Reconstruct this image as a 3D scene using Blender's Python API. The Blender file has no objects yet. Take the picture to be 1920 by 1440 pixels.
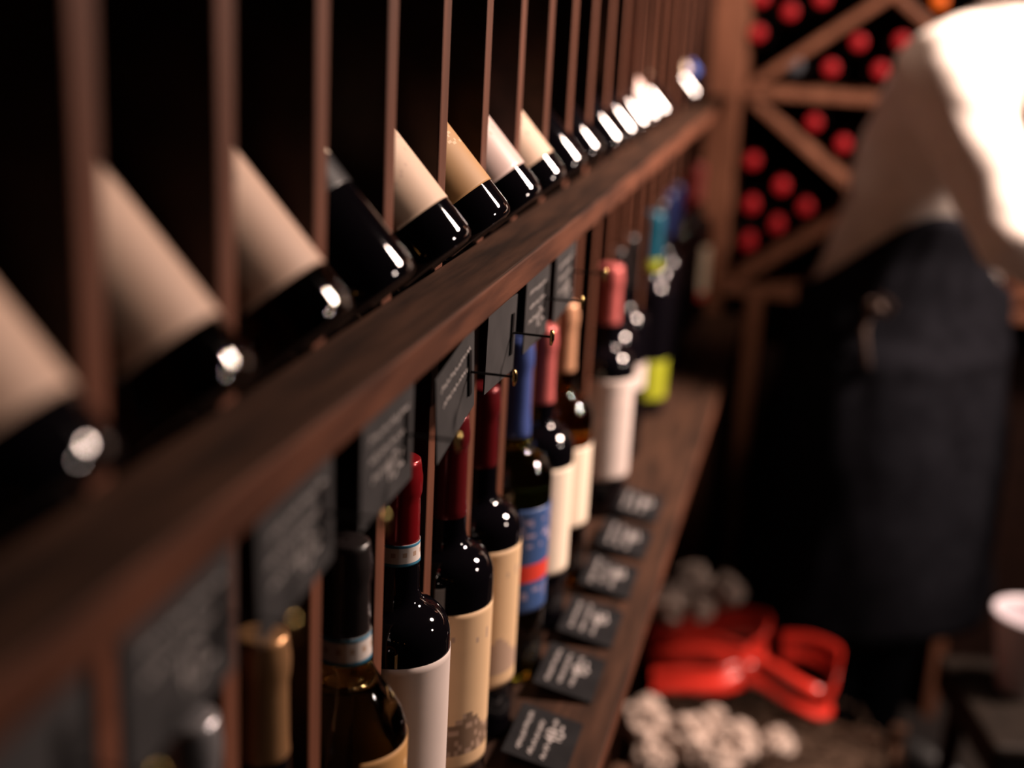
import bpy, bmesh, math, random
from mathutils import Vector, Matrix, noise
C = bpy.context.scene.collection
SC = bpy.context.scene
random.seed(7)
PI = math.pi
H = 1.45                      # camera height above the floor (m)
PITCH, Y_FIRST = 0.10843, 0.40971   # spacing of the rack's partitions along Y, and the first one
def yk(k): return Y_FIRST + PITCH * k

# ---------------------------------------------------------------- camera
cam = bpy.data.cameras.new('camera'); co = bpy.data.objects.new('camera', cam); C.objects.link(co)
right = Vector((0.971800, 0.230163, 0.051283)); up = Vector((-0.112816, 0.262832, 0.958223)); fwd = Vector((-0.207069, 0.936987, -0.281386))
m = Matrix.Identity(4)
for i in range(3):
    m[i][0], m[i][1], m[i][2] = right[i], up[i], -fwd[i]
m.translation = Vector((0.24, 0.0, H))
co.matrix_world = m
cam.sensor_width = 36; cam.lens = 2524 / 1920 * 36
cam.clip_start = 0.02; cam.clip_end = 50
cam.dof.use_dof = True; cam.dof.focus_distance = 0.90; cam.dof.aperture_fstop = 2.3
SC.camera = co

# ---------------------------------------------------------------- view, world, lights
vs = SC.view_settings
vs.view_transform = 'Standard'; vs.look = 'None'; vs.gamma = 1; vs.use_curve_mapping = False
vs.exposure = 0.0
w = bpy.data.worlds.new('world'); SC.world = w; w.use_nodes = True
w.node_tree.nodes['Background'].inputs[0].default_value = (0.10, 0.08, 0.42, 1)
w.node_tree.nodes['Background'].inputs[1].default_value = 0.01

def area(name, loc, target, size, power, col):
    l = bpy.data.lights.new(name, 'AREA'); l.shape = 'DISK'; l.size = size; l.energy = power; l.color = col
    o = bpy.data.objects.new(name, l); C.objects.link(o)
    d = Vector(target) - Vector(loc)
    o.matrix_world = Matrix.Translation(loc) @ d.to_track_quat('-Z', 'Y').to_matrix().to_4x4()
    return o
def point(name, loc, r, power, col):
    l = bpy.data.lights.new(name, 'POINT'); l.shadow_soft_size = r; l.energy = power; l.color = col
    o = bpy.data.objects.new(name, l); C.objects.link(o); o.location = loc
    return o
al = area('aisle_lamp', (1.27, 2.00, H + 0.75), (0.15, 1.82, H - 0.30), 0.30, 50, (1.0, 0.75, 0.63)); al.data.spread = math.radians(114)
area('counter_lamp', (2.1, 1.5, H + 0.45), (0.0, 1.0, H - 0.3), 0.16, 11.0, (1.0, 0.80, 0.70))
def spot(name, loc, target, ang, blend, r, power, col):
    l = bpy.data.lights.new(name, 'SPOT'); l.spot_size = math.radians(ang); l.spot_blend = blend; l.shadow_soft_size = r; l.energy = power; l.color = col
    o = bpy.data.objects.new(name, l); C.objects.link(o)
    o.matrix_world = Matrix.Translation(loc) @ (Vector(target) - Vector(loc)).to_track_quat('-Z', 'Y').to_matrix().to_4x4()
spot('ceiling_downlight', (0.58, 1.35, H + 1.10), (0.02, 2.72, H - 0.34), 25, 0.8, 0.05, 64, (1.0, 0.74, 0.58))
point('candle_bulb', (0.75, -0.9, H + 0.25), 0.012, 0.06, (1.0, 0.42, 0.10))
point('candle_bulb', (1.05, -0.6, H + 0.05), 0.012, 0.06, (1.0, 0.40, 0.10))
point('candle_bulb', (0.55, -1.2, H + 0.50), 0.012, 0.06, (1.0, 0.42, 0.10))

# ---------------------------------------------------------------- materials
MATS = {}
def pbr(name, col, rough=0.5, metal=0.0, spec=0.5, trans=0.0, coat=0.0, ior=1.5):
    if name in MATS: return MATS[name]
    mt = bpy.data.materials.new(name); mt.use_nodes = True
    b = mt.node_tree.nodes['Principled BSDF']
    b.inputs['Base Color'].default_value = (*col, 1); b.inputs['Roughness'].default_value = rough
    b.inputs['Metallic'].default_value = metal; b.inputs['Specular IOR Level'].default_value = spec
    b.inputs['Transmission Weight'].default_value = trans; b.inputs['IOR'].default_value = ior
    b.inputs['Coat Weight'].default_value = coat; b.inputs['Coat Roughness'].default_value = 0.06
    MATS[name] = mt
    return mt
def noisy(name, c1, c2, scale=(20, 20, 20), rough=0.5, spec=0.4, bump=0.0, detail=5, coat=0.0):
    if name in MATS: return MATS[name]
    mt = pbr(name, c1, rough, 0, spec, coat=coat); nt = mt.node_tree; b = nt.nodes['Principled BSDF']
    tc = nt.nodes.new('ShaderNodeTexCoord'); mp = nt.nodes.new('ShaderNodeMapping'); mp.inputs['Scale'].default_value = scale
    nz = nt.nodes.new('ShaderNodeTexNoise'); nz.inputs['Scale'].default_value = 1.0; nz.inputs['Detail'].default_value = detail
    rp = nt.nodes.new('ShaderNodeValToRGB')
    rp.color_ramp.elements[0].position = 0.32; rp.color_ramp.elements[1].position = 0.68
    rp.color_ramp.elements[0].color = (*c1, 1); rp.color_ramp.elements[1].color = (*c2, 1)
    nt.links.new(tc.outputs['Object'], mp.inputs['Vector']); nt.links.new(mp.outputs[0], nz.inputs['Vector'])
    nt.links.new(nz.outputs['Fac'], rp.inputs['Fac']); nt.links.new(rp.outputs['Color'], b.inputs['Base Color'])
    if bump:
        bp = nt.nodes.new('ShaderNodeBump'); bp.inputs['Strength'].default_value = bump; bp.inputs['Distance'].default_value = 0.002
        nt.links.new(nz.outputs['Fac'], bp.inputs['Height']); nt.links.new(bp.outputs[0], b.inputs['Normal'])
    return mt
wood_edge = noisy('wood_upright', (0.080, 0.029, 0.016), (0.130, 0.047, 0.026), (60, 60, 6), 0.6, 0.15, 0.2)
wood_ledge = noisy('wood_ledge', (0.045, 0.017, 0.010), (0.125, 0.047, 0.026), (90, 9, 90), 0.7, 0.08, 0.35)
wood_top = noisy('wood_top_shaded', (0.018, 0.010, 0.007), (0.058, 0.028, 0.017), (90, 9, 90), 0.7, 0.08, 0.35)  # darker copy of the ledge wood; dimness of upward faces put into colour
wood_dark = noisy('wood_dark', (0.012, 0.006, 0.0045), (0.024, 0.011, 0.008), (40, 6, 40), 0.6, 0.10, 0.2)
wood_end = noisy('wood_end_rack', (0.135, 0.052, 0.028), (0.21, 0.085, 0.048), (40, 40, 8), 0.5, 0.3, 0.2)
wood_crate = noisy('wood_crate', (0.10, 0.050, 0.030), (0.18, 0.095, 0.060), (8, 50, 50), 0.6, 0.3, 0.3)
plaster = noisy('dark_plaster', (0.012, 0.009, 0.009), (0.020, 0.015, 0.014), (6, 6, 6), 0.9, 0.1)
floor_m = noisy('dark_floor', (0.010, 0.008, 0.008), (0.022, 0.017, 0.014), (5, 5, 5), 0.6, 0.3)
glass_black = pbr('black_glass', (0.0025, 0.002, 0.003), 0.035, 0, 0.5)
glass_brown = pbr('brown_glass', (0.55, 0.16, 0.02), 0.03, 0, 0.5, trans=1.0, ior=1.48)
glass_gold = pbr('gold_glass', (0.98, 0.78, 0.36), 0.02, 0, 0.5, trans=1.0, ior=1.45)
glass_amber = pbr('amber_glass', (0.85, 0.38, 0.06), 0.02, 0, 0.5, trans=1.0, ior=1.45)
glass_green = pbr('yellow_green_glass', (0.62, 0.50, 0.05), 0.02, 0, 0.5, trans=1.0, ior=1.45)
def paper(name, c, rough=0.6, coat=0.0):
    return noisy(name, tuple(x * 0.94 for x in c), c, (35, 35, 35), rough, 0.35, 0.05, coat=coat)
P_beige = paper('paper_beige', (0.62, 0.42, 0.31)); P_peach = paper('paper_peach', (0.74, 0.53, 0.38))
P_ochre = paper('paper_ochre', (0.44, 0.24, 0.085)); P_pink = paper('paper_pink', (0.78, 0.60, 0.55), 0.3)
P_white = paper('paper_white', (0.58, 0.49, 0.45)); P_cream = paper('paper_cream', (0.88, 0.74, 0.58))
P_tan = paper('paper_tan', (0.66, 0.45, 0.26)); P_blue = paper('paper_blue', (0.05, 0.10, 0.26), 0.35)
P_red = paper('paper_red', (0.70, 0.06, 0.04), 0.35); P_gold = pbr('print_gold', (0.55, 0.35, 0.10), 0.3, 0.8)
P_black = paper('paper_black', (0.006, 0.006, 0.008), 0.35); P_ink = paper('print_ink', (0.20, 0.13, 0.085))
P_lilac = paper('print_lilac', (0.32, 0.28, 0.42)); P_grey = paper('print_grey', (0.42, 0.29, 0.21))
P_band = paper('band_white', (0.62, 0.56, 0.52)); P_teal = paper('band_teal', (0.03, 0.17, 0.28)); P_ylw = paper('paper_yellow_green', (0.30, 0.33, 0.012))
F_black = pbr('foil_black', (0.012, 0.009, 0.009), 0.28, 0.0, 0.6); F_red = pbr('foil_red', (0.24, 0.008, 0.012), 0.22, 0.45)
F_wine = pbr('foil_wine', (0.13, 0.010, 0.013), 0.22, 0.45); F_pink = pbr('foil_pink', (0.62, 0.15, 0.14), 0.32, 0.3)
F_gold = pbr('foil_gold', (0.62, 0.34, 0.16), 0.28, 0.7); F_silver = pbr('foil_silver', (0.55, 0.54, 0.56), 0.25, 0.8)
F_blue = pbr('foil_blue', (0.09, 0.14, 0.42), 0.30, 0.4); F_peach = pbr('foil_peach', (0.72, 0.38, 0.22), 0.32, 0.3)
F_navy = pbr('foil_navy', (0.010, 0.018, 0.07), 0.3, 0.2); F_teal = pbr('foil_teal', (0.012, 0.09, 0.14), 0.3, 0.2)
F_grey = pbr('foil_grey', (0.10, 0.11, 0.13), 0.4, 0.3)
cap_red = pbr('end_capsule_red', (0.37, 0.011, 0.017), 0.4, 0.0, 0.4); cap_orange = pbr('end_capsule_orange', (0.85, 0.16, 0.01), 0.4)
slate = noisy('slate_card', (0.038, 0.037, 0.038), (0.050, 0.048, 0.049), (40, 40, 40), 0.8, 0.06)
slate_shaded = noisy('slate_card_shaded', (0.008, 0.008, 0.009), (0.013, 0.013, 0.014), (40, 40, 40), 0.8, 0.06)  # darkened copy of the slate; the lower shelf's dimness is in the colour
chalk = pbr('chalk', (0.42, 0.39, 0.38), 0.9, 0, 0.1)
iron = pbr('black_wire', (0.01, 0.01, 0.011), 0.4, 0.6); brass = pbr('brass', (0.80, 0.55, 0.22), 0.22, 1.0)
skin = pbr('skin', (0.52, 0.25, 0.15), 0.5); hair_m = noisy('hair', (0.018, 0.010, 0.007), (0.04, 0.022, 0.014), (90, 90, 10), 0.5)
shirt_m = noisy('white_cotton', (0.70, 0.62, 0.56), (0.78, 0.70, 0.64), (30, 30, 30), 0.85, 0.2)
apron_m = noisy('black_cloth', (0.005, 0.005, 0.007), (0.009, 0.009, 0.012), (40, 40, 40), 0.9, 0.05)
strap_m = pbr('strap_cloth', (0.010, 0.009, 0.007), 0.9, 0, 0.05); tie_m = pbr('tie_cloth', (0.16, 0.11, 0.09), 0.7)
shoe_m = pbr('shoe_leather', (0.008, 0.007, 0.007), 0.45)
ribbon_m = noisy('red_satin', (0.62, 0.030, 0.018), (0.78, 0.045, 0.028), (6, 6, 6), 0.28, 0.6)
tissue = noisy('tissue_paper', (0.38, 0.29, 0.24), (0.62, 0.50, 0.43), (25, 25, 25), 0.8, 0.2)
shred = noisy('shredded_paper', (0.07, 0.042, 0.028), (0.15, 0.095, 0.065), (25, 25, 25), 0.8, 0.2)
pot_m = pbr('white_ceramic', (0.62, 0.56, 0.60), 0.35)

# ---------------------------------------------------------------- helpers
def obj(name, bm, mats, parent=None, smooth=False, bevel=0.0):
    me = bpy.data.meshes.new(name); bm.normal_update(); bm.to_mesh(me); bm.free()
    for mt in (mats if isinstance(mats, (list, tuple)) else [mats]): me.materials.append(mt)
    if smooth:
        for p in me.polygons: p.use_smooth = True
    o = bpy.data.objects.new(name, me); C.objects.link(o)
    if parent is not None: o.parent = parent
    if bevel:
        bv = o.modifiers.new('bevel', 'BEVEL'); bv.width = bevel; bv.segments = 2; bv.limit_method = 'ANGLE'
    return o
def tag(o, label, cat, group=None, kind=None):
    o['label'] = label; o['category'] = cat
    if group: o['group'] = group
    if kind: o['kind'] = kind
    return o
def thing(name, label, cat, loc=(0, 0, 0), rot=(0, 0, 0), group=None):
    o = bpy.data.objects.new(name, None); C.objects.link(o); o.location = loc; o.rotation_euler = rot
    o.empty_display_size = 0.02
    return tag(o, label, cat, group)
def struct(name, bm, mt):
    o = obj(name, bm, mt); o['kind'] = 'structure'; return o
def bx(bm, x0, x1, y0, y1, z0, z1, mat=None):
    vs_ = [bm.verts.new((x, y, z)) for x in (x0, x1) for y in (y0, y1) for z in (z0, z1)]
    for f in ((0, 1, 3, 2), (4, 6, 7, 5), (0, 4, 5, 1), (2, 3, 7, 6), (0, 2, 6, 4), (1, 5, 7, 3)):
        bm.faces.new([vs_[i] for i in f])
    if mat is not None: bmesh.ops.transform(bm, matrix=mat, verts=vs_)
    return bm
def box(*a, mat=None): return bx(bmesh.new(), *a, mat=mat)
def lathe(prof, n=40, bm=None, cap=True):
    bm = bm or bmesh.new(); rings = []
    for r, z in prof:
        rings.append([bm.verts.new((r * math.cos(2 * PI * i / n), r * math.sin(2 * PI * i / n), z)) for i in range(n)])
    for a, b in zip(rings, rings[1:]):
        for i in range(n):
            bm.faces.new((a[i], a[(i + 1) % n], b[(i + 1) % n], b[i]))
    if cap:
        bm.faces.new(list(reversed(rings[0]))); bm.faces.new(rings[-1])
    return bm
def tube(bm, pts, radii, n=12):
    pts = [Vector(p) for p in pts]; rings = []; ref = None
    for i, p in enumerate(pts):
        d = (pts[min(i + 1, len(pts) - 1)] - pts[max(i - 1, 0)]).normalized()
        if ref is None: ref = d.orthogonal().normalized()
        u = (ref - d * ref.dot(d)).normalized(); v = d.cross(u); ref = u
        r = radii[i] if isinstance(radii, (list, tuple)) else radii
        rings.append([bm.verts.new(p + r * (math.cos(2 * PI * j / n) * u + math.sin(2 * PI * j / n) * v)) for j in range(n)])
    for a, b in zip(rings, rings[1:]):
        for j in range(n): bm.faces.new((a[j], a[(j + 1) % n], b[(j + 1) % n], b[j]))
    bm.faces.new(list(reversed(rings[0]))); bm.faces.new(rings[-1])
    return bm
def ball(bm, c, r, n=2, sc=(1, 1, 1)):
    mt = Matrix.Translation(c) @ Matrix.Diagonal((*[r * s for s in sc], 1))
    bmesh.ops.create_icosphere(bm, subdivisions=n, radius=1, matrix=mt); return bm
def sheet(fn, nu, nv, thick, mat_fn=None):
    """a closed thin shell over (u, v) in 0..1; fn gives (point, normal); mat_fn(u, v) picks the print's slot"""
    bm = bmesh.new(); A = []; B = []
    for i in range(nu + 1):
        ra, rb = [], []
        for j in range(nv + 1):
            p, nn = fn(i / nu, j / nv); p = Vector(p); nn = Vector(nn)
            ra.append(bm.verts.new(p + nn * thick)); rb.append(bm.verts.new(p))
        A.append(ra); B.append(rb)
    for i in range(nu):
        for j in range(nv):
            f = bm.faces.new((A[i][j], A[i + 1][j], A[i + 1][j + 1], A[i][j + 1])); bm.faces.new((B[i][j], B[i][j + 1], B[i + 1][j + 1], B[i + 1][j]))
            if mat_fn: f.material_index = mat_fn((i + .5) / nu, (j + .5) / nv)
    for i in range(nu):
        bm.faces.new((A[i][0], B[i][0], B[i + 1][0], A[i + 1][0])); bm.faces.new((A[i][nv], A[i + 1][nv], B[i + 1][nv], B[i][nv]))
    for j in range(nv):
        bm.faces.new((A[0][j], A[0][j + 1], B[0][j + 1], B[0][j])); bm.faces.new((A[nu][j], B[nu][j], B[nu][j + 1], A[nu][j + 1]))
    bmesh.ops.recalc_face_normals(bm, faces=bm.faces)
    return bm
def bake(o):
    dg = bpy.context.evaluated_depsgraph_get(); dg.update()
    me = bpy.data.meshes.new_from_object(o.evaluated_get(dg)); me.name = o.name
    o.modifiers.clear(); o.data = me
    for p in me.polygons: p.use_smooth = True
    return o

# ---------------------------------------------------------------- the room
Y_END = 2.72                                             # front of the end rack
struct('floor', box(-0.6, 2.6, -1.8, 3.4, -0.06, 0.0), floor_m)
struct('ceiling', box(-0.6, 2.6, -1.8, 3.4, 2.62, 2.68), plaster)
struct('wall_left', box(-0.56, -0.46, -1.8, 3.4, 0.0, 2.62), plaster)
struct('wall_right', box(2.5, 2.6, -1.8, 3.4, 0.0, 2.62), plaster)
struct('wall_far', box(-0.46, 2.5, 3.3, 3.4, 0.0, 2.62), plaster)
struct('wall_near', box(-0.46, 2.5, -1.8, -1.7, 0.0, 2.62), plaster)

# ---------------------------------------------------------------- the long wine rack
LEDGE_Z, SHELF_Z, LEDGE_X = H - 0.1785, H - 0.612, 0.046
E_LEAN = math.radians(48)
rack = thing('wine_rack', 'long dark brown wooden wine rack of narrow bays with a front ledge', 'wine rack', (-0.2, 1.4, 0))
def rk(name, bm, mt, bevel=0.0015):
    o = obj(name, bm, mt, None, bevel=bevel)
    o.parent = rack; o.matrix_parent_inverse = Matrix.Translation(rack.location).inverted()
    return o
Y0, Y1 = yk(-3), yk(21) + 0.018
for k in range(-2, 22):
    y = yk(k); bm = bmesh.new()
    bx(bm, -0.42, 0.0, y - 0.009, y + 0.009, SHELF_Z - 0.02, 2.60)
    bx(bm, -0.42, 0.0, y - 0.009, y + 0.009, 0.0, SHELF_Z - 0.025)
    bm.faces.ensure_lookup_table(); bm.normal_update()
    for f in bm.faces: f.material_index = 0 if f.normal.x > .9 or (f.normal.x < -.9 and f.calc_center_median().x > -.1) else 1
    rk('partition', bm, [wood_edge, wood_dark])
def board(name, *a):
    # board with shade painted in: all faces but the front edge are darker
    bm = box(*a); bm.normal_update()
    for f in bm.faces: f.material_index = 0 if f.normal.x > .9 else 1
    return rk(name, bm, [wood_ledge, wood_top], 0.0018)
board('display_ledge', 0.0005, LEDGE_X, Y0, Y1, LEDGE_Z - 0.021, LEDGE_Z)
rk('trough_board', box(-0.42, -0.0005, Y0, Y1, LEDGE_Z - 0.040, H - 0.1972), wood_dark)
board('lower_shelf', -0.42, 0.115, Y0, Y1, SHELF_Z - 0.024, SHELF_Z)
rk('back_panel', box(-0.45, -0.42, Y0, Y1, 0.0, 2.60), wood_dark)
def slope(off, t, h0, h1):
    n_ = Vector((-math.sin(E_LEAN), 0, -math.cos(E_LEAN))); a_ = Vector((-math.cos(E_LEAN), 0, math.sin(E_LEAN)))
    o = Vector((0.007, 0, H - 0.172)) + n_ * off; bm = bmesh.new()
    q = [o + a_ * h0, o + a_ * h1, o + a_ * h1 + n_ * t, o + a_ * h0 + n_ * t]
    A = [bm.verts.new((p.x, Y0, p.z)) for p in q]; B = [bm.verts.new((p.x, Y1, p.z)) for p in q]
    bm.faces.new(A); bm.faces.new(list(reversed(B)))
    for i in range(4): bm.faces.new((A[i], B[i], B[(i + 1) % 4], A[(i + 1) % 4]))
    bmesh.ops.recalc_face_normals(bm, faces=bm.faces)
    return bm
rk('sloped_rest', slope(0.0385, 0.012, 0.02, 0.17), wood_dark)

# ---------------------------------------------------------------- bottles
R = 0.0375
def bordeaux(h=0.305, r=R):
    k = h / 0.305
    return [(0.001, 0.006), (r - 0.012, 0.004), (r - 0.007, 0.0), (r - 0.003, 0.0012), (r - 0.0008, 0.004), (r, 0.009), (r, 0.10 * k), (r, 0.186 * k),
            *[(r - 0.022 + 0.022 * math.cos(q), (0.186 + 0.022 * math.sin(q)) * k) for q in (0.2, 0.4, 0.6, 0.8, 0.95, 1.08)],
            (r - 0.0172, 0.2085 * k), (r - 0.0198, 0.2108 * k), (r - 0.0215, 0.2145 * k), (r - 0.0222, 0.219 * k), (0.0153, 0.229 * k),
            (0.0142, 0.243 * k), (0.0137, 0.281 * k), (0.0148, 0.284 * k), (0.0150, 0.294 * k), (0.0140, 0.299 * k), (0.0136, h), (0.001, h)]
def burgundy(h=0.300, r=0.0385):
    k = h / 0.300
    return [(0.001, 0.006), (r - 0.012, 0.004), (r - 0.007, 0.0), (r - 0.003, 0.0012), (r - 0.0008, 0.004), (r, 0.009), (r, 0.08 * k), (r, 0.150 * k),
            (r - 0.0010, 0.166 * k), (r - 0.0035, 0.179 * k), (r - 0.0080, 0.190 * k), (r - 0.0135, 0.2005 * k), (r - 0.0185, 0.212 * k), (0.0164, 0.220 * k), (0.0153, 0.229 * k),
            (0.0143, 0.252 * k), (0.0138, 0.277 * k), (0.0148, 0.280 * k), (0.0150, 0.290 * k), (0.0140, 0.295 * k), (0.0136, h), (0.001, h)]
def sloped(h=0.302, r=0.0385):
    return [(0.001, 0.006), (r - 0.012, 0.004), (r - 0.007, 0.0), (r - 0.003, 0.0012), (r - 0.0008, 0.004), (r, 0.009), (r, 0.09), (r, 0.178),
            (r - 0.0012, 0.1865), (r - 0.0042, 0.195), (r - 0.0090, 0.203), (r - 0.0145, 0.211), (r - 0.0195, 0.219), (0.0164, 0.2245), (0.0153, 0.230),
            (0.0143, 0.252), (0.0138, 0.277), (0.0148, 0.280), (0.0150, 0.290), (0.0140, 0.296), (0.0136, h), (0.001, h)]
def radius_at(prof, z):
    for (r0, z0), (r1, z1) in zip(prof[2:], prof[3:]):
        if z0 <= z <= z1 and z1 > z0: return r0 + (r1 - r0) * (z - z0) / (z1 - z0)
    return prof[-2][0]
def label_bm(prof, h0, h1, a0, a1, mat_fn=None, nu=44, nv=30, off=0.00015, th=0.0003):
    def fn(u, v):
        a = a0 + (a1 - a0) * u; z = h0 + (h1 - h0) * v; r = radius_at(prof, z) + off
        n_ = Vector((math.cos(a), math.sin(a), 0)); return (n_ * r + Vector((0, 0, z)), n_)
    return sheet(fn, nu, nv, th, mat_fn)
def bottle(label, loc, shape='bordeaux', glass=None, capsule=F_black, cap_h=None, lab=None, band=None, back=None, lean=False, group=None, height=None, low_lab=None, cat='wine bottle', yaw=0.0, elev=None):
    """lab = (h0, h1, half_angle_deg, materials, mat_fn)"""
    glass = glass or glass_black
    prof = {'bordeaux': bordeaux, 'burgundy': burgundy, 'sloped': sloped}[shape](*( (height,) if height else ()))
    hh = prof[-1][1]
    rot = (0, -(PI / 2 - (elev or E_LEAN)), yaw) if lean else (0, 0, yaw)
    t = thing('wine_bottle', label, cat, loc, rot, group)
    g = obj('glass_body', lathe(prof, 64), glass, t, smooth=True)
    c0 = cap_h if cap_h else hh * 0.775
    cp = [(radius_at(prof, c0) + 0.0002, c0)] + [(radius_at(prof, z) + 0.0004, z) for z in [c0 + 0.0004 + (hh * 0.99 - c0 - 0.0004) * i / 14 for i in range(15)]]
    cp += [(0.0136, hh + 0.0004), (0.0125, hh + 0.0012), (0.001, hh + 0.0013)]
    obj('capsule', lathe(cp, 40, cap=False), capsule, t, smooth=True)
    if lab:
        for L in (lab if isinstance(lab, list) else [lab]):
            h0, h1, ha, mats, mf = L; a = math.radians(ha)
            obj('paper_label', label_bm(prof, h0, h1, -a, a, mf), mats, t, smooth=True)
    if back:
        h0, h1, a0, mats = back
        for s in (1,):
            obj('back_label', label_bm(prof, h0, h1, math.radians(205), math.radians(a0), None), mats, t, smooth=True)
    if band:
        h0, h1 = band
        obj('neck_band', label_bm(prof, h0, h1, -PI * .99, PI * .99, lambda u, v: 1 if (v < .14 or v > .86) else (2 if (int(u * 60) % 5 < 2 and .4 < v < .65) else 0), 60, 14, 0.0006), [P_band, P_teal, P_grey], t, smooth=True)
    return t

def f_gold_top(u, v): return 1 if (v > .90 and int(v * 100) % 4 < 2) else (2 if (v > .30 and noise.noise((u * 24, v * 16, 3)) > .42) else 0)
def f_torn(u, v):
    d = v - (.80 + .10 * math.sin(u * 14) + .07 * noise.noise((u * 18, v * 6, 1)))
    return 1 if -.10 < d < .03 else 0
def f_script(lo, hi, thr=.25, s=22):
    return lambda u, v: 1 if (lo < v < hi and noise.noise((u * s, v * s * 1.6, 5)) > thr and int(v * 30) % 3) else 0
def f_etching(u, v):
    hgt = .13 + .13 * max(0, noise.noise((u * 5, 0.3, 2))) + .10 * math.exp(-((u - .30) / .07) ** 2)
    if .10 < v < .10 + hgt: return 1 if noise.noise((u * 26, v * 30, 8)) > -.15 else 2
    return 2 if (.80 < v < .86 and noise.noise((u * 30, v * 12, 4)) > .2) else 0
def f_blue(u, v):
    if .30 < v < .47: return 1
    if .62 < v < .93 and noise.noise((u * 20, v * 14, 5)) > .18: return 2
    if .14 < v < .22 and noise.noise((u * 24, v * 10, 6)) > .15: return 2
    return 0
def f_redwhite(u, v): return 1 if (u < .16 and v < .75) or v < .14 else 0

UP = 'bottles leaning on the upper ledge'
LO = 'bottles standing on the lower shelf'
def upper(bay, label, dx=0.0, dy=0.0, dz=0.0, **kw):
    return bottle(label, (0.007 + dx, yk(bay + .5) + dy, H - 0.172 + dz), lean=True, group=UP, **kw)
lb = lambda mats, fn=None, h0=.027, h1=.118, ha=72: (h0, h1, ha, mats, fn)
upper(-1, 'leaning bottle cut off by the left edge, plain beige label', lab=lb([P_beige]))
upper(0, 'leaning bottle with plain beige label and amber base, second from the near end', glass=glass_brown, lab=lb([P_beige]))
upper(1, 'leaning bottle whose beige label has a torn-looking brown line near its top', glass=glass_brown, lab=lb([P_beige, P_grey], f_torn, h1=.106), shape='burgundy', dy=.003)
upper(2, 'leaning black bottle with black ringed label and a white upper strip', lab=[(.060, .078, 80, [P_black], lambda u, v: 0), (.0785, .120, 95, [P_cream], None)], dy=-.004)
upper(3, 'sharply focused leaning bottle with large peach label and gold top stripes', lab=lb([P_peach, P_gold, P_beige], f_gold_top, h0=.029, h1=.094), dy=.006)
upper(4, 'leaning bottle with ochre brown label, just past the peach label', lab=lb([P_ochre, P_tan], f_script(.5, .75, .3), h1=.088), dy=.003)
upper(5, 'leaning bottle with pale pink label, just past the ochre label', lab=lb([P_pink, P_beige], f_script(.3, .8, .35)))
upper(6, 'leaning bottle with pinkish cream label and small dark lettering, past the pale pink one', lab=lb([P_peach, P_grey], f_script(.2, .7, .3), h0=.024), dx=-.002)
upper(7, 'leaning unlabelled black bottle with one long white streak of light', dx=-.004)
upper(8, 'leaning unlabelled black bottle with dim short glint, beyond the white-streaked one', dx=-.006, shape='burgundy')
upper(9, 'leaning dark bottle with peach label high on its body, far half of ledge', lab=lb([P_peach], h0=.085, h1=.14))
upper(10, 'leaning plain dark bottle between the peach-topped and red-labelled far bottles')
upper(11, 'leaning dark bottle with red label band high on its body', lab=lb([P_red], h0=.085, h1=.13))
upper(12, 'leaning bottle with pink label just beyond the red-labelled one', lab=lb([P_pink], h0=.04, h1=.13))
upper(13, 'leaning bottle with cream label, last before the gap in the far row', lab=lb([P_cream], h0=.06, h1=.13))
upper(17, 'leaning bottle with peach label, last but one at the far end by the post', lab=lb([P_cream], h0=.045, h1=.12))
upper(18, 'leaning bottle with blue label, last in the row against the post', lab=lb([paper('paper_bright_blue', (.10, .18, .60), .35)], h0=.035, h1=.12))

def lower(bay, label, dx=-0.003, dy=0.0, **kw):
    return bottle(label, (dx, yk(bay + .5) + dy, SHELF_Z), group=LO, **kw)
lower(0, 'standing bottle with silver capsule at the bottom left edge', capsule=F_silver, height=.300, dy=.015)
lower(1, 'standing dark bottle with gold foil capsule, near the lower left', capsule=F_gold, dx=-.009, height=.294)
lower(2, 'standing clear bottle of golden wine with black capsule and white neck band', glass=glass_gold, capsule=F_black, cap_h=.246, band=(.230, .247), lab=(.055, .179, 56, [P_ochre, P_tan], f_script(.5, .9, .3)), back=(.03, .15, 274, [P_ochre]), shape='sloped', height=.302)
lower(3, 'standing dark bottle with red capsule, blue-edged neck band and pale pinkish white label', capsule=F_red, cap_h=.260, band=(.246, .261), lab=(.030, .184, 100, [P_white], None), dx=-.006, height=.316)
lower(4, 'standing dark bottle with tan label bearing a dark etched picture', capsule=F_wine, cap_h=.238, lab=(.042, .172, 100, [P_tan, P_ink, P_grey], f_etching), height=.314)
lower(5, 'standing dark bottle with narrow tan label, between etched and blue labels', capsule=F_wine, cap_h=.240, lab=(.052, .176, 100, [P_tan, P_grey, P_grey], f_etching), dx=-.006)
lower(6, 'standing yellow-green bottle with blue label and red stripe', glass=glass_green, capsule=F_blue, cap_h=.232, lab=(.072, .172, 100, [P_blue, P_red, P_lilac], f_blue), height=.318)
lower(7, 'standing dark bottle with pink capsule and tall cream label', capsule=F_pink, cap_h=.232, lab=(.062, .172, 100, [P_cream], None))
lower(8, 'standing amber bottle with peach capsule and bright cream label', glass=glass_amber, capsule=F_peach, cap_h=.235, lab=(.070, .158, 100, [P_cream], None))
lower(10, 'standing dark bottle with rosy capsule and wide white label, past the amber one', capsule=F_pink, cap_h=.238, lab=(.050, .175, 110, [P_white, P_pink], f_script(.5, .8, .4)), dx=.010)
lower(11, 'standing plain black bottle behind the wide white label', capsule=F_black)
lower(12, 'standing dark bottle with small white label high on its body', capsule=F_black, lab=(.100, .135, 100, [P_white], None))
lower(14, 'standing dark bottle with teal capsule and yellow-green label', capsule=F_teal, cap_h=.236, band=None, lab=[(.025, .085, 100, [P_ylw], None), (.222, .236, 175, [P_ylw], None)], dx=.004)
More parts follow.
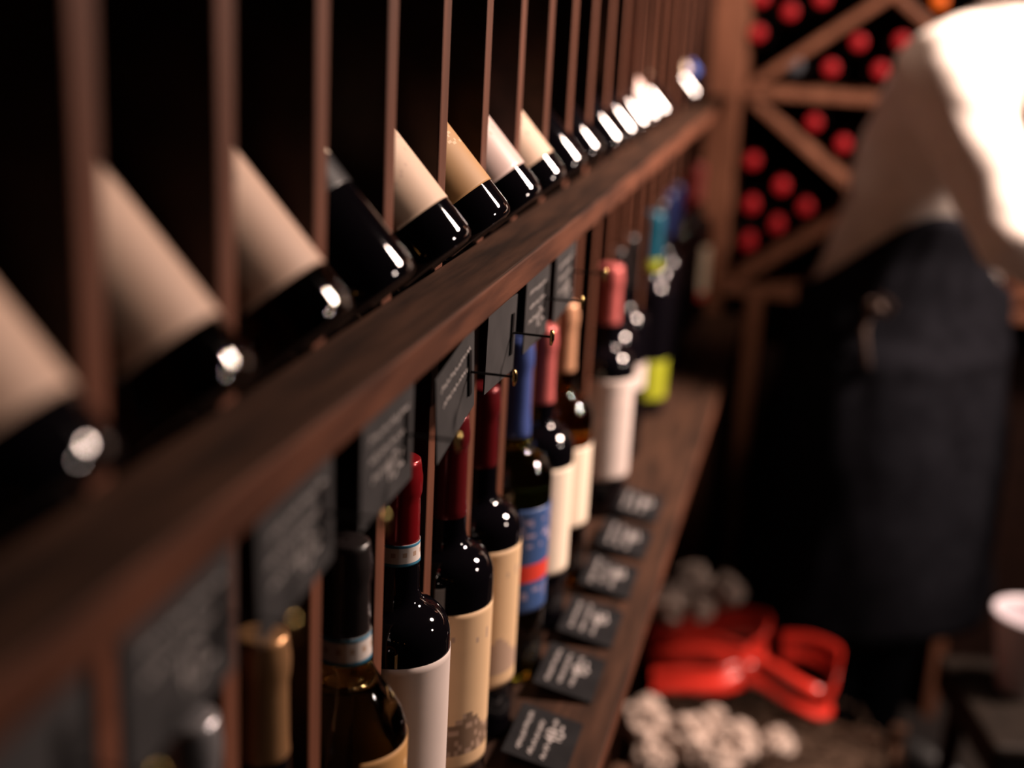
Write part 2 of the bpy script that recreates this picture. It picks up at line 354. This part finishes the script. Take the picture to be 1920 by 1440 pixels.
lower(15, 'standing dark bottle with black capsule just beyond the yellow-green label', capsule=F_black)
lower(16, 'standing dark bottle with navy capsule, nearer of the two', capsule=F_navy)
lower(17, 'standing dark bottle with navy capsule, farther of the two', capsule=F_navy)
lower(19, 'standing bottle with red capsule, in the last bay but one', capsule=F_red)
lower(20, 'standing bottle with red and white label in the last bay beside post', capsule=F_pink, lab=(.045, .150, 110, [P_cream, P_red], f_redwhite), dx=.004)

# ---------------------------------------------------------------- price cards under the ledge and on the lower shelf
def stroke(bm, pts, wd, x):
    """a flat chalk stroke in the Y-Z plane, 0.2 mm thick"""
    for (y0, z0), (y1, z1) in zip(pts, pts[1:]):
        d = Vector((0, y1 - y0, z1 - z0))
        if d.length < 1e-6: continue
        n_ = Vector((0, -d.z, d.y)).normalized() * wd / 2; e = d.normalized() * wd * .3
        a, b = Vector((x, y0, z0)) - e, Vector((x, y1, z1)) + e
        q = [a - n_, b - n_, b + n_, a + n_]
        A = [bm.verts.new(p) for p in q]; B = [bm.verts.new(p + Vector((.0002, 0, 0))) for p in q]
        bm.faces.new(B); bm.faces.new(list(reversed(A)))
        for i in range(4): bm.faces.new((A[i], A[(i + 1) % 4], B[(i + 1) % 4], B[i]))
def scribble(bm, y0, y1, z, hgt, wd, x, rng):
    n_ = max(4, int((y1 - y0) / (hgt * .5))); pts = []
    for i in range(n_ + 1): pts.append((y0 + (y1 - y0) * i / n_, z + (hgt / 2 if i % 2 else -hgt / 2) * rng.uniform(.3, 1)))
    stroke(bm, pts, wd, x)
def writing(wid, hgt, lines, price, rng, x=0.0008):
    bm = bmesh.new()
    for i in range(lines):
        z = hgt * (.30 - .20 * i); a = rng.uniform(-.40, -.30) * wid
        while a < .30 * wid:
            b = a + rng.uniform(.10, .22) * wid; scribble(bm, a, min(b, .38 * wid), z, .0045, .0010, x, rng); a = b + .03 * wid
    if price:
        z = -hgt * .22; y = -.02 * wid; s = .011
        stroke(bm, [(y, z + s * .4), (y + .003, z + s), (y + .003, z - s * .2)], .0018, x)
        p = [(y + .012 + .0042 * math.cos(t), z + s * .7 + .0032 * math.sin(t)) for t in [i * PI / 4 for i in range(9)]]; stroke(bm, p, .0018, x)
        p = [(y + .012 + .0048 * math.cos(t), z + .0008 + .0040 * math.sin(t)) for t in [i * PI / 4 for i in range(9)]]; stroke(bm, p, .0018, x)
        stroke(bm, [(y + .020, z), (y + .026, z)], .0018, x)
    return bm
def price_card(label, loc, tilt=0.0, lines=3, price=True, seed=1, wid=.085, hgt=.052, hook=True, rot=None, group='slate price cards under the ledge', yaw=0.0):
    rng = random.Random(seed)
    t = thing('price_card', label, 'price card', loc, rot or (tilt, 0, yaw), group)
    bm = box(-.0006, .0006, -wid / 2, wid / 2, -hgt / 2, hgt / 2)
    obj('card', bm, slate if hook else slate_shaded, t, bevel=.0004)
    if lines or price: obj('chalk_writing', writing(wid, hgt, lines, price, rng), chalk, t)
    if hook:
        h = obj('hook', tube(bx(bmesh.new(), .0008, .0020, wid * .30, wid * .37, -.014, .016), [(.001, wid * .335, .002), (.030, wid * .335, .002)], .0009, 8), iron, t)
        b = bmesh.new(); tube(b, [(.030, wid * .335, -.004), (.0305, wid * .335, .0), (.0305, wid * .335, .004), (.030, wid * .335, .007)], [.0009, .0017, .0017, .0009], 10)
        obj('brass_tip', b, brass, h, smooth=True)
    return t
ZC = LEDGE_Z - 0.021
cards = [(-1, .293, 0, 0, True, 'slate price card under the ledge, nearest the camera at left edge'),
         (0, .400, -.02, 2, True, 'very blurred slate price card under the ledge, left of the gold capsule'),
         (1, .508, -.06, 3, True, 'blurred slate price card above the gold foil capsule'),
         (2, .632, 0.0, 3, True, 'slate price card with chalk lines above the neck-banded clear bottle'),
         (3, .764, -.16, 2, False, 'steeply tilted slate price card with faint chalk above the red capsule'),
         (4, .880, .05, 0, False, 'blank grey price card in focus under the ledge'),
         (5, .996, .02, 3, True, 'slate price card with chalk lines just above the blue capsule'),
         (6, 1.108, -.02, 3, True, 'slate price card above the pink and peach capsules')]
for k, y, tl, ln, pr_, lab_ in cards:
    price_card(lab_, (.036, y, ZC - .036 - (.004 if k == 3 else 0)), -tl, ln, pr_, 11 + k, hgt=.056)
SZ = SHELF_Z + 0.0015
shelf_cards = [(1.005, 'flat slate price card on lower shelf at bottom edge, nearest of the row'),
               (1.125, 'flat slate price card on lower shelf, second nearest of the row'),
               (1.235, 'flat slate price card on lower shelf beside yellow-green bottle foot, third nearest'),
               (1.350, 'flat slate price card on lower shelf in front of the pink-capsule bottle'),
               (1.460, 'flat slate price card on lower shelf in front of the amber bottle'),
               (1.575, 'farthest visible flat slate price card on lower shelf, before the wide white label')]
for i, (y, lab_) in enumerate(shelf_cards):
    price_card(lab_, (.064, y - .012, SZ + .006), 0, 3, True, 40 + i, .082, .056, False, rot=(0, math.radians(-78), 0), group='slate price cards on the lower shelf')

# ---------------------------------------------------------------- end rack with crossed braces and red-capped bottles
er = thing('cross_braced_rack', 'brown wooden end rack with crossed braces full of red-capped bottles', 'wine rack', (0.55, Y_END + .15, 0))
def ek(name, bm, mt=wood_end):
    o = obj(name, bm, mt, None, bevel=.002); o.parent = er; o.matrix_parent_inverse = Matrix.Translation(er.location).inverted(); return o
ML, MW, MH = 0.070, 0.520, 0.396
ZS = H - 0.169                                           # shelf between the two rows
ek('corner_post', box(0.002, 0.066, Y_END - .012, Y_END + .30, 0.0, 2.60))
for i in (1, 2): ek('stile', box(ML + MW * i - .012, ML + MW * i + .012, Y_END, Y_END + .30, 0.0, 2.60))
for j in (-1, 0, 1): ek('shelf', box(ML - .003, ML + 2 * MW, Y_END, Y_END + .30, ZS + MH * j - .010, ZS + MH * j + .010))
for i in range(2):
    for j in (-1, 0):
        x0, x1, z0, z1 = ML + MW * i + .014, ML + MW * (i + 1) - .014, ZS + MH * j + .012, ZS + MH * (j + 1) - .012
        for s in (1, -1):
            cx, cz = (x0 + x1) / 2, (z0 + z1) / 2; L = math.hypot(x1 - x0, z1 - z0); a = math.atan2(z1 - z0, x1 - x0) * s
            ek('diagonal_brace', box(-L / 2 + .004, L / 2 - .004, Y_END + (.002 if s > 0 else .004), Y_END + .298, -.009, .009, mat=Matrix.Translation((cx, 0, cz)) @ Matrix.Rotation(-a, 4, 'Y')))
ek('base_stile', box(0.120, 0.150, Y_END - .01, Y_END + .02, 0.0, ZS - MH - .012))
ek('base_panel', box(0.068, ML + 2 * MW, Y_END + .10, Y_END + .12, 0.0, ZS - MH - .012), wood_dark)
camC = Vector((0.24, 0, H))
def at(px, py, y):
    d = right * ((px - 960) / 2524) + up * ((720 - py) / 2524) + fwd
    return camC + d * (y / d.y)
proto = None
ends = [(1410, 303, 'red-capped bottle at the top of the left-hand stack, lower braced bay'), (1465, 350, 'bright red-capped bottle at right of the left-hand stack, lower braced bay'),
        (1408, 386, 'red-capped bottle against the post, middle of left-hand stack'), (1510, 390, 'dim red-capped bottle at the upper end of the lower slanting brace'),
        (1456, 424, 'dim red-capped bottle in the middle of the lower slanting brace'), (1402, 457, 'dim red-capped bottle low in the corner by the post'),
        (1526, 230, 'red-capped bottle just under the horizontal shelf'), (1581, 271, 'red-capped bottle by the person\'s back, below the horizontal shelf'),
        (1490, 124, 'grey-capped bottle on the horizontal shelf'), (1558, 128, 'red-capped bottle on the shelf beside the grey-capped one'),
        (1651, 132, 'red-capped bottle on the shelf beside the person\'s shoulder'), (1610, 79, 'brightest red-capped bottle, upper pair above the shelf, left one'),
        (1691, 77, 'red-capped bottle of the upper pair above the shelf, right one'), (1420, 62, 'red-capped bottle beside the post, above the upper slanting brace'),
        (1481, 22, 'red-capped bottle near the top edge, above the upper slanting brace'), (1426, -4, 'red-capped bottle cut by the top edge beside the post'),
        (1541, -2, 'red-capped bottle cut by the top edge, right of the slanting brace'), (1762, 2, 'orange-capped bottle cut by the top edge'),
        (1819, 42, 'red-capped bottle above the person\'s shoulder')]
eprof = [(r * .86, h) for r, h in bordeaux(.300)]
for px, py, lab_ in ends:
    p = at(px, py, Y_END + .015)
    if proto is None:
        t = thing('wine_bottle', lab_, 'wine bottle', p, (PI / 2, 0, 0), 'bottles lying in the braced end rack')
        bm = lathe(eprof, 28); bmesh.ops.translate(bm, verts=bm.verts, vec=(0, 0, -.300)); obj('glass_body', bm, glass_black, t, smooth=True)
        cp = [(radius_at(eprof, z) + .0006, z - .300) for z in (.235, .25, .27, .280, .284, .290, .2965)] + [(.0138, .0006), (.012, .0016), (.001, .0018)]
        obj('capsule', lathe(cp, 28, cap=False), cap_red, t, smooth=True)
        proto = t
    else:
        t = proto.copy(); C.objects.link(t); t.location = p; t['label'] = lab_
        for ch in list(proto.children):
            c = ch.copy(); C.objects.link(c); c.parent = t
            if ch.name.startswith('capsule') and ('grey-capped bottle on' in lab_ or lab_.startswith('orange')):
                c.data = ch.data.copy(); c.data.materials[0] = F_grey if 'grey' in lab_ else cap_orange

# ---------------------------------------------------------------- the person
PX, PY, YAW = 0.407, 2.43, math.radians(-37)
per = thing('person', 'person in white shirt, dark straps and black apron, turned right before the end rack', 'person', (PX, PY, 0), (0, 0, YAW))
TOR = [(.80, 0, .100, .165), (.90, -.005, .118, .178), (.98, -.008, .116, .170), (1.06, .010, .110, .160), (1.15, .040, .116, .166), (1.25, .075, .126, .180),
       (1.33, .104, .120, .188), (1.39, .124, .098, .180), (1.43, .138, .074, .128), (1.465, .149, .058, .070)]
def tor(z):
    for a, b in zip(TOR, TOR[1:]):
        if a[0] <= z <= b[0]:
            t = (z - a[0]) / (b[0] - a[0]); return tuple(a[i] + (b[i] - a[i]) * t for i in range(4))
    return TOR[0] if z < TOR[0][0] else TOR[-1]
def torso(bm, z0, z1, off, n=36, steps=22):
    rings = []
    for i in range(steps + 1):
        z = z0 + (z1 - z0) * i / steps; _, cx, a, b = tor(z); a += off; b += off
        rings.append([bm.verts.new((cx + a * math.copysign(abs(math.cos(t)) ** .85, math.cos(t)), b * math.copysign(abs(math.sin(t)) ** .85, math.sin(t)), z)) for t in [2 * PI * j / n for j in range(n)]])
    for A, B in zip(rings, rings[1:]):
        for j in range(n): bm.faces.new((A[j], A[(j + 1) % n], B[(j + 1) % n], B[j]))
    bm.faces.new(list(reversed(rings[0]))); bm.faces.new(rings[-1])
SH, EL, WR = {}, {}, {}
for s in (-1, 1):
    SH[s], EL[s], WR[s] = Vector((.122, s * .178, 1.375)), Vector((.310, s * .205, 1.130)), Vector((.50, s * .06 + .03, 1.085))
def lerp(a, b, t): return a + (b - a) * t
def arm(bm, s, off, end=1.0):
    a, b, c = SH[s], EL[s], WR[s]
    p = [Vector((.12, s * .11, 1.385)), a, lerp(a, b, .35), lerp(a, b, .75), b]; r = [.052, .056, .052, .045, .043]
    if end > 0: p += [lerp(b, c, .3 * end), lerp(b, c, .7 * end), lerp(b, c, end)]; r += [.043, .035, .027 if end == 1 else .036]
    tube(bm, p, [x + off for x in r], 16)
def hand(bm, s):
    w_ = WR[s]; f = (WR[s] - EL[s]).normalized(); side = Vector((0, -s, 0)); side = (side - f * side.dot(f)).normalized(); dn = Vector((0, 0, -1))
    tube(bm, [w_ - f * .01, w_ + f * .03, w_ + f * .06, w_ + f * .085], [.024, .026, .029, .024], 14)
    for i, L in enumerate((.070, .078, .073, .058)):
        b = w_ + f * .075 + side * (.027 - .018 * i)
        tube(bm, [b, b + f * L * .45 + dn * .006, b + f * L * .75 + dn * .022, b + f * L * .86 + dn * .040], [.0095, .009, .0082, .0068], 10)
    b = w_ + f * .025 + side * .022
    tube(bm, [b, b + side * .022 + f * .022 + dn * .008, b + side * .026 + f * .05 + dn * .018], [.012, .0105, .008], 10)
def leg(bm, s, off, z_end=.07):
    q = [(0, s * .088, .90), (.005, s * .092, .72), (.02, s * .095, .50), (-.005, s * .095, .36), (-.015, s * .097, .20), (-.02, s * .10, z_end)]
    tube(bm, q, [x + off for x in (.090, .084, .062, .060, .046, .042)], 18)
def remeshed(name, bm, mt, voxel, smooth_it=4, wr=0.0, ws=9.0):
    o = obj(name, bm, mt, per)
    r = o.modifiers.new('remesh', 'REMESH'); r.mode = 'VOXEL'; r.voxel_size = voxel; r.use_smooth_shade = True
    sm = o.modifiers.new('smooth', 'SMOOTH'); sm.iterations = smooth_it; sm.factor = .5
    bake(o)
    if wr:
        for v in o.data.vertices:
            c = v.co; n_ = noise.noise((c.x * ws, c.y * ws, c.z * ws * 1.8)) + .5 * noise.noise((c.x * ws * 2.2 + 7, c.y * ws * 2.2, c.z * ws * 3.5))
            v.co = c + v.normal * (n_ * wr)
    return o
bm = bmesh.new(); torso(bm, .80, 1.46, 0)
tube(bm, [(.136, 0, 1.42), (.153, 0, 1.47), (.171, 0, 1.53), (.181, 0, 1.57)], [.066, .057, .054, .056], 18)
HC = Vector((.203, 0, 1.612))
ball(bm, HC, 1, 3, (.098, .076, .112)); ball(bm, HC + Vector((.030, 0, -.052)), 1, 3, (.062, .056, .058))
tube(bm, [HC + Vector((.088, 0, .018)), HC + Vector((.112, 0, -.022)), HC + Vector((.092, 0, -.030))], [.008, .013, .012], 10)
ball(bm, HC + Vector((.086, 0, -.058)), 1, 2, (.012, .024, .007)); ball(bm, HC + Vector((.084, 0, -.090)), 1, 2, (.016, .022, .014))
for s in (-1, 1):
    ball(bm, HC + Vector((-.008, s * .077, -.010)), 1, 2, (.020, .008, .031))
    ball(bm, HC + Vector((.082, s * .032, .026)), 1, 2, (.014, .022, .008))
    arm(bm, s, 0); hand(bm, s); leg(bm, s, 0, .06)
    tube(bm, [(-.055, s * .10, .040), (.02, s * .105, .042), (.10, s * .115, .032), (.165, s * .12, .022)], [.034, .040, .036, .020], 14)
remeshed('body', bm, skin, .0055, 3)
for s in (-1, 1):
    e = bmesh.new(); ball(e, HC + Vector((.084, s * .032, .010)), .0125, 2)
    obj('eye', e, pbr('eye_white', (.5, .48, .45), .2), per, smooth=True)
bm = bmesh.new(); ball(bm, HC + Vector((-.018, 0, .022)), 1, 3, (.100, .086, .108))
for v in bm.verts:
    if v.co.x > HC.x + .055: v.co.x = HC.x + .055 + (v.co.x - HC.x - .055) * .2
    v.co += v.co.normalized() * .004 * noise.noise(v.co * 40)
obj('hair', bm, hair_m, per, smooth=True)
bm = bmesh.new(); torso(bm, .915, 1.462, .016)
for s in (-1, 1): arm(bm, s, .017, .28)
remeshed('shirt', bm, shirt_m, .009, 5, .006, 8)
for s in (-1, 1):
    b, c = EL[s], WR[s]; f = (c - b).normalized()
    q = bmesh.new(); tube(q, [b + f * .045, b + f * .052, b + f * .085, b + f * .092], [.056, .062, .060, .054], 22); obj('rolled_cuff', q, shirt_m, per, smooth=True)
bm = bmesh.new()
for i in range(24):
    a0, a1 = 2 * PI * i / 24, 2 * PI * (i + 1) / 24
tube(bm, [(.149 + .070 * math.cos(t), .066 * math.sin(t), 1.468 - .016 * math.cos(t)) for t in [2 * PI * i / 28 for i in range(29)]], .012, 8)
obj('collar', bm, shirt_m, per, smooth=True)
bm = bmesh.new(); torso(bm, .79, .935, .022)
for s in (-1, 1): leg(bm, s, .020, .055)
remeshed('trousers', bm, apron_m, .010, 4, .005, 8)
def apron_fn(u, v):
    ad = -128 + 256 * u; a = math.radians(ad); z = .40 + (.575 + .165 * math.exp(-((ad + 45) / 48) ** 2)) * v; _, cx, aa, bb = tor(max(z, .86)); fl = .05 + .05 * (1 - v)
    if z > .90: fl = .048 - .012 * (z - .90) / .24
    w_ = .010 * noise.noise((u * 9, v * 3.0, 4)) + .006 * noise.noise((u * 22, v * 8, 1))
    n_ = Vector((math.cos(a), math.sin(a), 0)); return (Vector((cx + (aa + fl) * n_.x, (bb + fl) * n_.y, z)) + n_ * w_, n_)
obj('apron', sheet(apron_fn, 70, 40, .003), apron_m, per, smooth=True)
def strap_fn(s):
    def fn(u, v):
        # runs from beside the neck over the collar bone and straight down the chest to the apron's waist
        z = 1.452 - .44 * u; _, cx, aa, bb = tor(z); o_ = .036
        y = s * (.086 + (v - .5) * .028 * s); q = math.sqrt(max(.05, 1 - (y / (bb + o_)) ** 2))
        n_ = Vector((q / (aa + o_), y / (bb + o_) ** 2, .0)).normalized()
        return (Vector((cx + (aa + o_) * q, y, z)), n_)
    return fn
for s in (-1, 1): obj('apron_strap', sheet(strap_fn(s), 30, 4, .003), strap_m, per, smooth=True)
# the knot of the apron strings on the near hip
def hip(adeg, z, off):
    a = math.radians(adeg); _, cx, aa, bb = tor(z); return Vector((cx + (aa + off) * math.cos(a), (bb + off) * math.sin(a), z))
bm = bmesh.new(); k0 = hip(-62, .985, .062)
ball(bm, k0, .016, 2, (1, 1, .8))
tube(bm, [k0, k0 + Vector((.02, -.012, .022)), k0 + Vector((.045, -.012, .012)), k0 + Vector((.03, -.010, -.006)), k0], .0055, 8)
tube(bm, [k0, k0 + Vector((-.008, -.008, -.04)), k0 + Vector((.010, -.010, -.10))], .005, 8)
obj('apron_knot', bm, tie_m, per, smooth=True)
for s in (-1, 1):
    bm = bmesh.new(); tube(bm, [(-.075, s * .10, .045), (-.05, s * .10, .046), (.03, s * .107, .048), (.11, s * .117, .040), (.18, s * .122, .030), (.20, s * .122, .028)], [.030, .043, .048, .044, .030, .018], 18)
    for v in bm.verts: v.co.z = max(v.co.z, .002)
    obj('shoe', bm, shoe_m, per, smooth=True)

# ---------------------------------------------------------------- crate with paper and red bow, pot on a low stool
CX, CY, CZ, CW, CD = 0.255, 2.03, 0.245, 0.40, 0.34
cr = thing('wooden_crate', 'slatted brown wooden crate on the floor packed with paper and a red bow', 'crate', (CX, CY, 0), (0, 0, math.radians(-8)))
for sx in (-1, 1):
    for sy in (-1, 1):
        obj('corner_post', box(sx * CW / 2 - .012, sx * CW / 2 + .012, sy * CD / 2 - .012, sy * CD / 2 + .012, 0.0, CZ + .02), wood_crate, cr, bevel=.002)
for j in range(3):
    z0 = .015 + j * .080
    for s in (-1, 1):
        obj('slat', box(-CW / 2 + .013, CW / 2 - .013, s * (CD / 2) - .005, s * (CD / 2) + .005, z0, z0 + .066), wood_crate, cr, bevel=.0015)
        obj('slat', box(s * (CW / 2) - .005, s * (CW / 2) + .005, -CD / 2 + .013, CD / 2 - .013, z0, z0 + .066), wood_crate, cr, bevel=.0015)
obj('bottom_board', box(-CW / 2 + .008, CW / 2 - .008, -CD / 2 + .008, CD / 2 - .008, .012, .024), wood_dark, cr)
rng = random.Random(3); bm = bmesh.new()
for i in range(260):
    x, y = rng.uniform(-.17, .17), rng.uniform(-.15, .15); z = CZ - .03 + rng.uniform(0, .055) + .02 * (1 - (x / .2) ** 2)
    a = rng.uniform(0, 2 * PI); pts = []
    for q in range(6):
        a += rng.uniform(-.9, .9); x += .012 * math.cos(a); y += .012 * math.sin(a); z += rng.uniform(-.007, .008)
        pts.append((max(-.18, min(.18, x)), max(-.16, min(.16, y)), z))
    tube(bm, pts, .0022, 4)
bx(bm, -.185, .185, -.165, .165, .03, CZ - .03)
o = obj('shredded_paper', bm, shred); o.location = (CX, CY, 0); o.rotation_euler = (0, 0, math.radians(-8))
tag(o, 'brown and cream shredded paper filling the wooden crate', 'packing paper', kind='stuff')
TUFT = 'crumpled pale tissue paper tufts around the bow'
def tuft(x, y, z, r, seed, label):
    bm = bmesh.new(); ball(bm, (0, 0, 0), r, 4); q = Vector((seed * 3.1, seed * 1.7, 0))
    for v in bm.verts:
        d = v.co.normalized(); v.co *= 1 + .45 * noise.noise(d * 2.2 + q) + .28 * abs(noise.noise(d * 5.5 + q)) - .22 * abs(noise.noise(d * 9 + q))
    o = obj('paper_tuft', bm, tissue); o.location = (x, y, z); tag(o, label, 'crumpled paper', TUFT); return o
# front row (nearer the camera) and back row, each placed on the filling
for i, (px, py, y, r, lab_) in enumerate([
        (1212, 1352, 1.98, .036, 'crumpled pale paper tuft in front of the bow, leftmost'), (1292, 1385, 1.95, .034, 'crumpled pale paper tuft in front of the bow, second from left'),
        (1338, 1352, 2.00, .022, 'small crumpled pale paper tuft in front of the bow, centre'), (1382, 1388, 1.95, .030, 'crumpled pale paper tuft in front of the bow, fourth from left'),
        (1460, 1395, 1.96, .026, 'dim crumpled paper tuft below the right end of the bow'), (1350, 1430, 1.90, .026, 'crumpled pale paper tuft at the bottom edge of the photo'),
        (1225, 1425, 1.91, .026, 'dim crumpled paper tuft at the bottom left of the crate'),
        (1255, 1128, 2.13, .032, 'bright crumpled paper tuft behind the bow, leftmost'), (1302, 1088, 2.17, .028, 'crumpled paper tuft behind the bow, highest'),
        (1315, 1142, 2.12, .020, 'small crumpled paper tuft behind the bow, just left of its red loop'), (1362, 1108, 2.16, .026, 'dim crumpled paper tuft behind the bow, rightmost')]):
    p = at(px, py, y); tuft(p.x, p.y, p.z, r, i + 1, lab_)
bow = thing('ribbon_bow', 'wide red satin ribbon bow lying on the paper in the crate', 'ribbon bow', (0, 0, 0))
def ribbon(name, pts, wid, wdir, n=60, th=.0012):
    P = [Vector(p) for p in pts]
    def cr_(t):
        f = t * (len(P) - 1); i = min(int(f), len(P) - 2); s = f - i
        p0, p1, p2, p3 = P[max(i - 1, 0)], P[i], P[i + 1], P[min(i + 2, len(P) - 1)]
        return .5 * ((2 * p1) + (p2 - p0) * s + (2 * p0 - 5 * p1 + 4 * p2 - p3) * s * s + (3 * p1 - p0 - 3 * p2 + p3) * s ** 3)
    def fn(u, v):
        p = cr_(u); d = (cr_(min(1, u + .01)) - cr_(max(0, u - .01))).normalized(); w_ = Vector(wdir); w_ = (w_ - d * w_.dot(d)).normalized()
        n_ = d.cross(w_); return (p + w_ * wid * (v - .5) + n_ * .003 * math.sin(v * 9 + u * 5), n_)
    o = obj(name, sheet(fn, n, 8, th), ribbon_m, None, smooth=True); o.parent = bow; return o
A = lambda px, py, y: at(px, py, y)
ribbon('loop', [A(1405, 1245, 2.06), A(1432, 1205, 2.09), A(1426, 1172, 2.13), A(1335, 1174, 2.15), A(1245, 1198, 2.13), A(1216, 1216, 2.10), A(1250, 1226, 2.07), A(1330, 1218, 2.06), A(1392, 1240, 2.05)], .052, (.10, .35, .93))
ribbon('loop', [A(1345, 1235, 2.06), A(1430, 1262, 2.03), A(1505, 1305, 1.98), A(1548, 1318, 1.98), A(1566, 1270, 2.02), A(1562, 1236, 2.07), A(1515, 1214, 2.11), A(1465, 1212, 2.12)], .050, (.20, .35, .90))
ribbon('tail', [A(1400, 1262, 2.04), A(1345, 1278, 2.01), A(1280, 1275, 2.01), A(1222, 1275, 2.02)], .042, (.1, .6, .8))
bm = bmesh.new(); k = A(1400, 1248, 2.05); ball(bm, k, .020, 3, (1.1, 1, .8)); o = obj('knot', bm, ribbon_m, None, smooth=True); o.parent = bow

st = thing('stool', 'low dark wooden stool standing at the lower right corner', 'stool', (.685, 1.98, 0), (0, 0, .22))
obj('seat', box(-.15, .15, -.14, .14, .395, .455), noisy('stool_wood', (.010, .0075, .006), (.018, .013, .010), (20, 20, 20), .6, .1), st, bevel=.008)
for sx in (-1, 1):
    for sy in (-1, 1): obj('leg', tube(bmesh.new(), [(sx * .13, sy * .12, 0), (sx * .115, sy * .105, .405)], [.013, .017], 12), wood_dark, st, smooth=True)
pt = thing('white_pot', 'small white tapered pot on the low stool at the right edge', 'pot', (.622, 2.00, .455))
obj('pot_body', lathe([(.001, .004), (.030, 0), (.033, .004), (.052, .115), (.056, .122), (.056, .132), (.050, .132), (.048, .122), (.030, .02), (.001, .018)], 40, cap=False), pot_m, pt, smooth=True)
